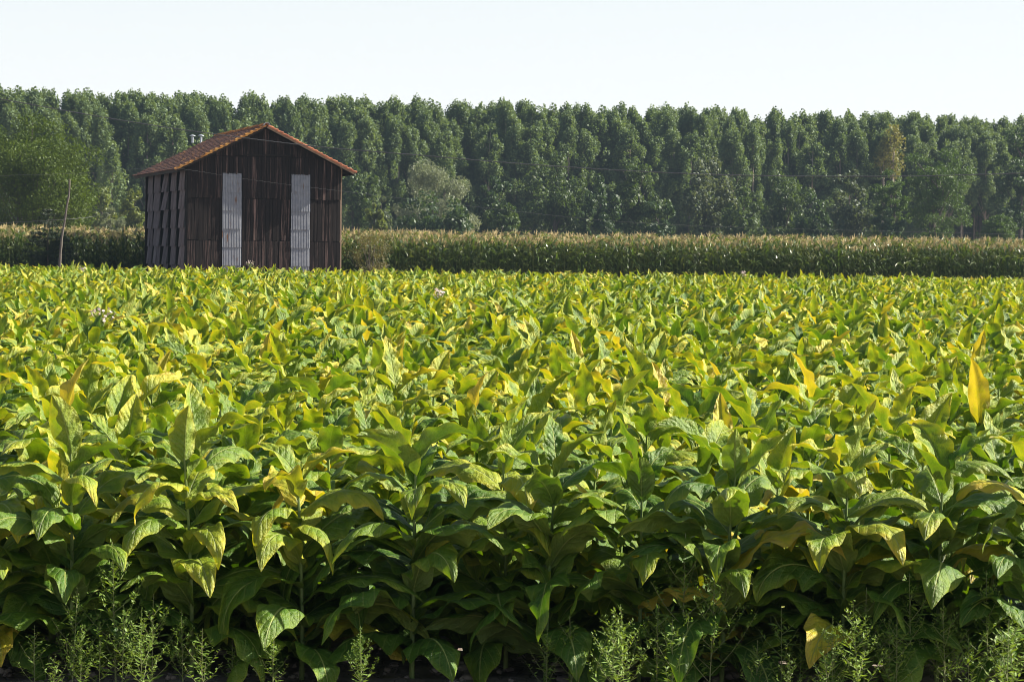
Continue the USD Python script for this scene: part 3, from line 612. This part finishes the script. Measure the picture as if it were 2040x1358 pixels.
def tree_at(px, d, name="broadleaf_tree"):
    return empty(name, (at(px, 500, d)[0], d, 0), 0.0)
TREES = [  # px centre, depth, top py, half width px, kind, label, category, name
    (62, 236, 237, 142, "locust", "large rounded feathery green locust tree left of the barn", "tree", "locust_tree"),
    (222, 352, 290, 42, "poplar", "short pale green poplar between the big locust and the barn", "poplar tree", "young_poplar"),
    (203, 330, 372, 34, "shrub", "light green bushy tree at the right foot of the big locust", "tree", "broadleaf_tree"),
    (262, 318, 378, 32, "shrub", "yellowish green small tree just left of the barn wall", "tree", "broadleaf_tree"),
    (219, 262, 413, 32, "willow", "low grey-green willow bush between locust and barn", "bush", "willow_bush"),
    (712, 345, 318, 44, "broadleaf", "green tree just right of the barn roof with bare trunks below", "tree", "broadleaf_tree"),
    (757, 318, 392, 30, "silver", "small hazy grey-green shrub right of the barn before the willow", "bush", "grey_shrub"),
    (745, 305, 405, 26, "shrub", "small yellow-green bush right of the barn at the corn edge", "bush", "green_bush"),
    (868, 326, 316, 92, "willow", "broad pale grey-green willow right of the barn", "willow tree", "willow_tree"),
    (862, 300, 380, 80, "dark", "dark green shrubby tree in front of the pale willow", "tree", "dark_tree"),
    (985, 330, 352, 46, "dark", "dark green tree to the right of the pale willow", "tree", "dark_tree"),
    (1000, 318, 405, 40, "broadleaf", "low green bush under the dark tree right of the willow", "bush", "green_bush"),
    (1105, 348, 303, 88, "broadleaf", "broad round green tree in the middle of the wood edge", "tree", "broadleaf_tree"),
    (1195, 330, 345, 52, "dark", "dark green tree right of the broad round middle tree", "tree", "dark_tree"),
    (1272, 340, 325, 70, "broadleaf", "leafy green tree left of the silver-leaved tree", "tree", "broadleaf_tree"),
    (1310, 315, 400, 44, "dark", "low dark green bush at the corn edge left of the silver tree", "bush", "green_bush"),
    (1405, 336, 312, 66, "silver", "silver-leaved grey tree at the wood edge right of centre", "tree", "silver_tree"),
    (1480, 330, 372, 46, "broadleaf", "green tree low beside the right of the silver-leaved tree", "tree", "broadleaf_tree"),
    (1562, 340, 338, 68, "broadleaf", "broad dull green tree between the silver and the right-hand locust", "tree", "broadleaf_tree"),
    (1625, 326, 385, 44, "dark", "dark bushy tree left of the slim dark-trunked tree", "tree", "dark_tree"),
    (1690, 334, 338, 52, "silver", "grey-green tree with a visible dark trunk on the right", "tree", "silver_tree"),
    (1772, 330, 345, 42, "locust", "bright green narrow locust tree left of the larger locust", "tree", "locust_tree"),
    (1768, 320, 415, 40, "dark", "dark bush beneath the bright green narrow locust", "bush", "green_bush"),
    (1868, 322, 304, 66, "locust", "large bright green layered locust tree near the right edge", "tree", "locust_tree"),
    (1990, 330, 432, 40, "locust", "low bright green bush near the bare trunks at the right edge", "bush", "green_bush"),
    (2032, 350, 250, 62, "dark", "tall dark green tree at the right edge of the picture", "tree", "dark_tree"),
]
for i, (px, d, top, hw, kind, lab, cat, nm) in enumerate(TREES):
    d = d + (0.12 * (px - 1020) / 5500 * d)
    o = tree_at(px, d, nm); tag(o, lab, cat); p = str(o.GetPath())
    H = height_at(px, top, d); R = hw * d / FPX
    if kind == "locust": H *= 1.04; R *= 1.1
    if kind == "poplar": poplar(p, 900 + i, H, R * 0.85, 4.0, 5200, 0.36)
    elif kind == "locust": round_tree(p, 900 + i, H, R, 1.0 if px < 300 or H < 7 else 2.5, int(2600 + (230 if px > 300 else 520) * R * H), 0.28 if px > 300 else 0.24, kind if px > 300 else "locust_deep", flat=0.5, shell=0.25 if px > 300 else 0.45, aspect=0.5, nc=70 if px > 300 else 130, trunks=2, outward=0.25)
    elif kind == "willow": round_tree(p, 900 + i, H, R, 0.8, int(3000 + 260 * R * H), 0.36, kind, flat=0.9, shell=0.2, aspect=0.3, nc=48, droop=1.0, outward=0.2)
    else: round_tree(p, 900 + i, H, R, 0.8 if px != 712 else 4.5, int(1800 + 95 * R * H), 0.40, kind, trunks=1 if px != 712 else 3, nc=44)
for px, top, lab in ((1776, 250, "yellowing slender poplar among green ones above the narrow locust"), (1757, 276, "smaller yellowing poplar just left of the taller yellowing one")):
    d = wood_edge(0.137 * 395) - 4
    o = tree_at(px, d, "yellow_poplar"); tag(o, lab, "poplar tree")
    H = height_at(px, top, d); poplar(str(o.GetPath()), 700 + px, H, 2.0 if px > 1770 else 1.4, H - 6.0 if px > 1770 else H - 4.0, 1500 if px > 1770 else 800, 0.36, mat="yellowing")

# dark young spruce before the corn
def spruce(path, H, R, seed):
    rs = np.random.default_rng(seed); ps = []; nv = []
    part(path, "trunk", tube([[0, 0, -0.1], [0, 0, H * 0.97]], [0.07, 0.01], 6), M["dark_bark"])
    cl = []
    z = 0.25
    while z < H - 0.15:
        t = z / H; rad = R * (1 - t) ** 0.85 + 0.05
        for k in range(9 if t < 0.7 else 5):
            q = rs.uniform(0, 6.28)
            for s in np.linspace(0.2, 1, 6 if t < 0.7 else 3):
                rr = rad * s * rs.uniform(0.85, 1.1); cl.append((rr * math.cos(q), rr * math.sin(q), z + 0.25 * s * rad * 0.4, 0.10, 0.10, 0.09))
        z += 0.19
    cl.append((0, 0, H - 0.1, 0.03, 0.03, 0.2))
    part(path, "needles", leaf_cloud(cl, 16000, 0.14, rs, 0.4, 0.22, 0.1), M["spruce"])
o = tree_at(96, 134.5, "spruce_tree"); spruce(str(o.GetPath()), height_at(96, 410, 134.5), 1.95, 3)
tag(o, "dark young spruce in front of the corn left of the barn, beside the crooked pole", "spruce")
o = tree_at(736, 137.5, "dry_shrub"); round_tree(str(o.GetPath()), 66, height_at(736, 452, 137.5), 1.35, 0.4, 3000, 0.085, "dry", trunk="post", flat=1.0, shell=0.1, aspect=0.5, nc=40, trunks=3)
tag(o, "brownish half-dry shrub in front of the corn at the right corner of the barn", "bush")

# ------------------------------------------------------------------ pole and wires
pole = empty("wooden_pole", (at(121, 540, 129)[0], 129, 0))
pp = [at(x_, y_, 129) for x_, y_ in ((138.5, 357), (138.2, 375), (137, 392), (133.5, 408), (131, 425), (128.5, 443), (125, 462), (121, 500), (117, 560))]
pp = [q - np.array([at(121, 540, 129)[0], 129, 0]) for q in pp]
pp.append(np.array([pp[-1][0] - 0.05, 0, -0.3]))
pp = spline(pp, 30)
part(pole, "shaft", tube(pp, np.linspace(0.038, 0.075, 30) * (1 + 0.12 * np.sin(np.arange(30) * 1.7)), 8), M["post"], smooth=50)
tag(pole, "crooked grey wooden pole standing beside the dark spruce left of the barn", "pole")
def wire(name, pts, r, mat, lab, cat="wire"):
    tag(part("/World", name, tube(spline(pts, 90), r, 5), mat, smooth=True), lab, cat)
d1 = 121.0
wire("power_line", [at(x_, y_, d1) for x_, y_ in ((-160, 166), (0, 197), (190, 231), (380, 261), (480, 274), (640, 293), (820, 308), (960, 320), (1180, 336), (1400, 347), (1600, 351), (1800, 351), (2040, 345), (2200, 340))], 0.018, M["wire"], "black power line sagging across the whole picture in front of barn roof and wood")
wire("overhead_wire", [at(x_, y_, 126.0) for x_, y_ in ((-80, 352), (80, 348), (215, 342), (286, 335.5), (353, 336), (441, 349), (600, 371), (800, 395), (1000, 418), (1205, 439), (1540, 455), (1900, 464), (2120, 470))], 0.004, M["thin_wire"], "thin faint wire passing just below the eaves of the barn")
wire("fence_wire", [at(-80, 446, 128.8), at(0, 444, 128.8), at(129, 437, 128.9), at(190, 430, 134), BRK], 0.008, M["thin_wire"], "thin pale wire from the crooked pole to the iron bracket on the barn")

# ------------------------------------------------------------------ tobacco
def tobacco_leaf(r, base, az, length, width, e0, bend, ripe, nu, nv, fold, curl):
    u_ = np.linspace(0, 1, nu)
    ee = e0 + bend * u_ ** 1.5
    lat = r.uniform(-0.5, 0.5); azs = az + lat * u_ ** 1.5
    ds = length / (nu - 1); c = np.zeros((nu, 3)); c[0] = base
    for i in range(1, nu):
        e = (ee[i] + ee[i - 1]) / 2; q = (azs[i] + azs[i - 1]) / 2
        c[i] = c[i - 1] + ds * np.array([math.cos(e) * math.cos(q), math.cos(e) * math.sin(q), math.sin(e)])
    wp = width * 0.5 * (np.sin(PI * np.clip(u_, 0, 1) ** 0.82) ** 0.85 * (1 - 0.18 * u_) + 0.10 * (1 - u_)) + 0.002
    wp[-1] = 0.002
    tw0, tw1 = r.uniform(-0.25, 0.25), r.uniform(-0.8, 0.8)
    k1, p1, k2, p2 = r.uniform(2.2, 4.2), r.uniform(0, 6.28), r.uniform(2.2, 4.2), r.uniform(0, 6.28)
    am = r.uniform(0.14, 0.38)
    q = np.linspace(-1, 1, nv); v = np.zeros((nu, nv, 3)); lf = np.zeros((nu, nv, 3))
    for i in range(nu):
        e, z = ee[i], azs[i]
        s = np.array([-math.sin(z), math.cos(z), 0]); nrm = np.array([-math.sin(e) * math.cos(z), -math.sin(e) * math.sin(z), math.cos(e)])
        tw = tw0 + tw1 * u_[i]; s2 = s * math.cos(tw) + nrm * math.sin(tw); n2 = nrm * math.cos(tw) - s * math.sin(tw)
        w_ = wp[i]; aq = np.abs(q)
        wave = np.where(q < 0, np.sin(u_[i] * 2 * PI * k1 + p1), np.sin(u_[i] * 2 * PI * k2 + p2)) * am * w_ * aq ** 1.6
        puck = 0.022 * w_ * np.sin(2 * PI * 9 * (u_[i] - 0.22 * aq)) * np.sin(PI * np.clip(aq, 0, 1)) + 0.30 * w_ * (meshkit.noise(np.stack([np.full(nv, u_[i] * 9.0 + p1 * 7), q * 2.6 + p2 * 5, np.full(nv, k1)], 1)) - 0.5) * np.minimum(1, aq * 3)
        hgt = fold * w_ * aq - curl * w_ * aq ** 2.2 + wave + puck
        v[i] = c[i] + np.outer(q * w_ * math.cos(fold * 0.5), s2) + np.outer(hgt, n2)
        lf[i, :, 0] = u_[i]; lf[i, :, 1] = q * 0.5 + 0.5; lf[i, :, 2] = ripe
    f = []
    for i in range(nu - 1):
        for k in range(nv - 1):
            a_ = i * nv + k; f += [[a_, a_ + nv, a_ + nv + 1], [a_, a_ + nv + 1, a_ + 1]]
    return v.reshape(-1, 3), np.array(f), lf.reshape(-1, 3)
def tobacco(seed, nu, nv, lo=0.0):
    r = random.Random(seed); N = 24; H = r.uniform(1.02, 1.18)
    sw = (r.uniform(-.05, .05), r.uniform(-.05, .05))
    stem_pts = [np.array([sw[0] * t * t, sw[1] * t * t, H * t]) for t in np.linspace(0, 1, 7)]; stem_pts[0][2] = -0.05
    leaves = []; az = r.uniform(0, 6.28)
    bias = r.uniform(-0.10, 0.14)
    for i in range(N):
        t = i / (N - 1); az += 2.399 + r.uniform(-0.35, 0.35)
        if t < lo: continue
        h = 0.10 + (H - 0.12) * t ** 1.12
        length = (0.42 + 0.26 * math.sin(PI * min(1, 0.25 + t * 0.75))) * r.uniform(0.88, 1.12)
        width = length * (r.uniform(0.27, 0.37) + 0.08 * (t < 0.3))
        if t > 0.88:                              # the top: a tuft of erect leaves
            k = (t - 0.88) / 0.12
            e0 = math.radians(r.uniform(42, 66) + 12 * k); bend = -math.radians(r.uniform(15, 100) * (1.35 - k)); length *= r.uniform(0.72, 0.98); fold = r.uniform(0.25, 0.7); curl = 0.1
            if r.random() < 0.3: bend -= math.radians(55)
        elif t > 0.3:
            e0 = math.radians(r.uniform(28, 62)); bend = -math.radians(r.uniform(80, 150)); fold = r.uniform(-0.1, 0.35); curl = r.uniform(0.2, 0.55)
        else:
            e0 = math.radians(r.uniform(18, 48)); bend = -math.radians(r.uniform(80, 140)); length *= 1.12; fold = r.uniform(-0.15, 0.2); curl = r.uniform(0.2, 0.5)
        ripe = 0.14 + 0.35 * t + bias + r.uniform(-0.14, 0.16)
        if r.random() < 0.06: ripe = r.uniform(0.75, 0.95)
        o = np.array([sw[0] * (h / H) ** 2, sw[1] * (h / H) ** 2, h])
        leaves.append(tobacco_leaf(r, o, az, length, width, e0, bend, ripe, nu, nv, fold, curl))
    return tube(stem_pts, np.linspace(0.014, 0.006, 7), 6), leaves
def flower_head(seed):
    r = random.Random(seed); st = [tube([[0, 0, 1.0], [0, 0, 1.42]], [0.008, 0.005], 5)]; fl = []
    for k in range(22):
        q = r.uniform(0, 6.28); o = r.uniform(0.02, 0.15); z = r.uniform(1.38, 1.56)
        b = np.array([o * math.cos(q), o * math.sin(q), z]); st.append(tube([[0, 0, r.uniform(1.28, 1.4)], b], 0.003, 3))
        dd = np.array([math.cos(q) * 0.5, math.sin(q) * 0.5, 0.7]); dd /= np.linalg.norm(dd)
        fl.append(tube([b, b + dd * 0.03, b + dd * 0.045], [0.004, 0.007, 0.024], 6))
    return join(st), join(fl)
TOB = 14
for k in range(TOB):
    p = f"/World/tobacco_plant_class_{k}"; stage.CreateClassPrim(p)
    st, lv = tobacco(300 + k, 24, 11)
    part(p, "stem", st, M["stem"], smooth=60)
    for v, f, a_ in lv: part(p, "leaf", (v, f), M["leaf"], smooth=True, attr=a_)
p = "/World/tobacco_bloom_class"; stage.CreateClassPrim(p)
st, lv = tobacco(391, 15, 7); part(p, "stem", st, M["stem"], smooth=60)
for v, f, a_ in lv: part(p, "leaf", (v, f), M["leaf"], smooth=True, attr=a_)
st, fl = flower_head(4); part(p, "flower_stalk", st, M["stem"]); part(p, "flower_head", fl, M["flower"])
TFAR = 12
UsdGeom.PointInstancer.Define(stage, "/World/tobacco_field")
far_protos = []
for k in range(TFAR):
    st, lv = tobacco(500 + k, 9, 5, lo=0.2)
    x_ = empty("tobacco_plant", parent="/World/tobacco_field"); p = str(x_.GetPath()); far_protos.append(p)
    vs, fs, ats, n = [], [], [], 0
    for v, f, a_ in lv: vs.append(v); fs.append(f + n); ats.append(a_); n += len(v)
    part(p, "leaves", (np.vstack(vs), np.vstack(fs)), M["leaf"], smooth=True, attr=np.vstack(ats))
    part(p, "stem", st, M["stem"])
rng = random.Random(77)
plants = []
y = 14.55
row = 0
while y < 113.5:
    hx = 0.1855 * y
    x = -hx - 1.3 + (0.4 if row % 2 else 0)
    while x < hx + 1.9:
        if rng.random() > 0.03: plants.append((x + rng.uniform(-.13, .13), y + rng.uniform(-.12, .12))); x += 0.78
    y += 0.56; row += 1
plants.sort(key=lambda p: p[1])
FRONT = [(-40, 'tobacco plant cut by the left edge of the picture in the front row'), (150, 'front row tobacco plant left of the tallest weed spike at the lower left'), (390, 'front row tobacco plant just right of the tallest weed spike at lower left'), (610, 'front row tobacco plant below the right-hand end of the barn'), (830, 'front row tobacco plant standing below the pale willow'), (1098, 'front row tobacco plant nearest the middle of the picture'), (1285, 'front row tobacco plant just right of the middle one'), (1450, 'front row tobacco plant below the silver-leaved tree, behind feathery weeds'), (1690, 'front row tobacco plant with a low hanging yellow leaf right of centre'), (1880, 'front row tobacco plant below the large right-hand locust tree'), (2070, 'tobacco plant cut by the right edge of the picture in the front row')]
for i, (px, lab) in enumerate(FRONT):
    y = 14.03 + rng.uniform(-0.08, 0.08)
    copy_of(f"/World/tobacco_plant_class_{(i * 5 + 2) % TOB}", "tobacco_plant", (ground_x(px, y), y, 0), rng.uniform(0, 6.28), rng.uniform(0.97, 1.06), lab, "tobacco plant", None)
BLOOM = [(165, 538, 100, "flowering tobacco plant with pinkish blossoms at the far edge left of the barn"), (498, 524, 108, "flowering tobacco plant with a pale blossom head before the barn's door"), (876, 584, 50, "flowering tobacco plant with pinkish blossoms in the middle of the field"),
         (205, 634, 34, "flowering tobacco plant on the left half way down the field"), (1480, 545, 104, "flowering tobacco plant at the far edge before the corn on the right")]
for i, (px, py, d, lab) in enumerate(BLOOM):
    z = at(px, py, d)[2]; copy_of("/World/tobacco_bloom_class", "flowering_tobacco", (at(px, py, d)[0], d, 0), i * 1.3, max(0.9, z / 1.5), lab, "tobacco plant", None)
inview = [p for p in plants if abs(p[0]) < 0.1855 * p[1] + 0.35]
near = inview[:284]; nearset = set(near)
for i, (x, y) in enumerate(near):
    band = "second and third rows" if y < 17.2 else ("near part of the field" if y < 24 else "middle part of the field")
    copy_of(f"/World/tobacco_plant_class_{rng.randrange(TOB)}", "tobacco_plant", (x, y, 0), rng.uniform(0, 6.28), rng.uniform(0.92, 1.07),
            f"leafy green tobacco plant with yellowing leaf tips in the {band}", "tobacco plant", f"tobacco plants in the {band}")
rest = [p for p in plants if p not in nearset]
instancer("/World/tobacco_field", far_protos, [(p[0], p[1], 0) for p in rest], [rng.uniform(0, 6.28) for _ in rest], [rng.uniform(0.84, 1.09) for _ in rest], [rng.randrange(TFAR) for _ in rest],
          "dense rows of yellow-green tobacco stretching back to the barn", "tobacco", tilt=[(rng.uniform(0, 6.28), rng.gauss(0, 0.05)) for _ in rest])

# ------------------------------------------------------------------ weeds along the field's edge
def weed_leaf(base, d, ln, wd, r):
    d = d / np.linalg.norm(d); s = np.cross(d, [0, 0, 1.0]); s /= np.linalg.norm(s) + 1e-9; s = s * math.cos(0.5) + np.cross(s, d) * r.uniform(-0.6, 0.6)
    nn = np.cross(s, d)
    return np.array([base, base + d * ln * 0.45 + s * wd * 0.5, base + d * ln - nn * ln * 0.08, base + d * ln * 0.45 - s * wd * 0.5]), np.array([[0, 1, 2], [0, 2, 3]])
def weed(path, seed, H, kind):
    r = random.Random(seed); st, lv = [], []
    axes = [(np.array([0, 0, 0.0]), np.array([r.uniform(-.1, .1), r.uniform(-.1, .1), 1.0]), H, 0.0045)]
    nb = 14 if kind == "panicle" else 12
    for k in range(nb):
        t = 0.12 + 0.8 * k / nb; q = k * 2.4 + r.uniform(-.4, .4); ln = H * (0.52 * (1 - t) + 0.10) * r.uniform(0.8, 1.2)
        axes.append((axes[0][0] + axes[0][1] * H * t, np.array([math.cos(q) * 0.75, math.sin(q) * 0.75, r.uniform(0.6, 1.0)]), ln, 0.0022))
    for b, d, ln, rad in axes:
        d = d / np.linalg.norm(d); mid_ = b + d * ln * 0.5 + np.array([0, 0, -0.02 * ln]); tip = b + d * ln + np.array([0, 0, 0.12 * ln])
        st.append(tube(spline([b, mid_, tip], 6), np.linspace(rad, rad * 0.3, 6), 4))
        cv = spline([b, mid_, tip], 40); n = int(ln / (0.021 if kind == "panicle" else 0.026)) + 4
        for i in range(n):
            t = (i + r.random()) / n
            if t < 0.12: continue
            c = cv[min(39, int(t * 39))]; q = i * 2.4 + r.uniform(-.4, .4)
            out = np.array([math.cos(q), math.sin(q), r.uniform(0.1, 0.9)])
            if kind == "panicle" and t > 0.5:
                for _ in range(4):
                    o = np.array([r.gauss(0, 1), r.gauss(0, 1), r.gauss(0, 1)]) * 0.009
                    lv.append(weed_leaf(c + o, out + np.array([r.uniform(-1, 1), r.uniform(-1, 1), r.uniform(-.4, 1)]), r.uniform(0.014, 0.028), r.uniform(0.008, 0.014), r))
            else:
                s = (1.15 - t) * r.uniform(0.6, 1.2)
                lv.append(weed_leaf(c, out, 0.070 * s + 0.018, (0.023 if kind == "leafy" else 0.016) * s + 0.005, r))
    part(path, "stems", join(st), M["weed_stem"]); part(path, "leaves", join(lv), M["weed"], kind=None)
WEED = 6
for k in range(WEED):
    p = f"/World/weed_class_{k}"; stage.CreateClassPrim(p); weed(p, 60 + k, [0.62, 0.55, 0.60, 0.5, 0.58, 0.45][k], "panicle" if k % 2 == 0 else "leafy")
WEEDS = [  # px, top py, depth, which, label
    (238, 1112, 13.70, 0, "tallest weed spike on the left in front of the dark lower leaves"), (150, 1195, 13.65, 2, "bushy grey-green weed at lower left near the bare soil"), (75, 1262, 13.60, 3, "small low weed next to the bare soil at lower left"),
    (310, 1205, 13.65, 1, "leafy weed just right of the tallest left spike"), (372, 1235, 13.67, 4, "loose weed at the right end of the left clump"), (205, 1255, 13.57, 1, "low leafy weed in the middle of the left clump"),
    (520, 1200, 14.15, 5, "faint weed in shade right of the left clump"), (470, 1285, 13.75, 3, "small shaded weed between the left clump and the middle"),
    (1100, 1262, 13.65, 1, "small leafy weed at the bottom left of the middle"), (1150, 1245, 13.70, 5, "small weed under the spotted yellow leaf in the middle"), (1240, 1240, 13.75, 3, "weed in the dark gap right of the middle"),
    (1370, 1098, 13.75, 2, "tall feathery weed under the long hanging leaf right of the middle"), (1425, 1150, 13.65, 0, "bushy feathery weed right beside the tall one"), (1320, 1225, 13.60, 4, "low feathery weed left of the tall one right of the middle"),
    (1570, 1232, 13.65, 1, "leafy weed standing alone between the two right-hand clumps"), (1520, 1290, 13.57, 5, "small leafy weed at bottom between the right-hand clumps"), (1735, 1195, 13.70, 1, "leafy weed at the left end of the far right clump"), (1830, 1170, 13.70, 0, "tall feathery weed in the far right clump"),
    (1785, 1250, 13.60, 4, "low feathery weed in the far right clump"), (1900, 1215, 13.65, 2, "feathery weed second from the right edge"), (1985, 1165, 13.70, 0, "tall feathery weed at the right edge"), (2030, 1230, 13.60, 1, "leafy weed cut by the right edge"), (1660, 1270, 13.60, 3, "low weed left of the far right clump"), (1945, 1280, 13.55, 5, "low leafy weed near the lower right corner")]
HS = [0.62, 0.55, 0.60, 0.5, 0.58, 0.45]
for i, (px, py, d, k, lab) in enumerate(WEEDS):
    z = height_at(px, py, d)
    copy_of(f"/World/weed_class_{k}", "weed_plant", (ground_x(px, d), d, 0), i * 1.9, z / (HS[k] * 1.0), lab, "weed", None)
rng = random.Random(31)
for i in range(20):                              # the smaller weeds that fill the foot of the field
    px = rng.uniform(110, 430) if i % 4 == 0 else rng.uniform(1060, 2060) if i % 9 else rng.uniform(430, 1060); d = rng.uniform(13.15, 13.7)
    copy_of(f"/World/weed_class_{rng.randrange(WEED)}", "weed_plant", (ground_x(px, d), d, 0), rng.uniform(0, 6.28), rng.uniform(0.42, 0.8), "small green weed at the shady foot of the tobacco plants", "weed", "small weeds at the foot of the field")
# clods on the bare soil
rng = random.Random(9); ps = []
import trimesh
ico = trimesh.creation.icosphere(1, 1.0)
for _ in range(420):
    x, y = rng.uniform(-3.2, 3.2), rng.uniform(13.4, 15.2); s = rng.uniform(0.008, 0.04)
    v = np.array(ico.vertices) * (1 + 0.5 * (meshkit.noise(np.array(ico.vertices) * 1.7 + rng.uniform(0, 99), 4) - 0.5))[:, None] * [s, s * rng.uniform(.7, 1.2), s * 0.7]
    ps.append((v @ rot("z", rng.uniform(0, 6)).T + [x, y, rng.uniform(-0.01, 0.012)], np.array(ico.faces)))
tag(part("/World", "soil_clods", join(ps), M["soil"], smooth=40), "small dry clods of earth scattered on the soil before the tobacco", "clods", kind="stuff")
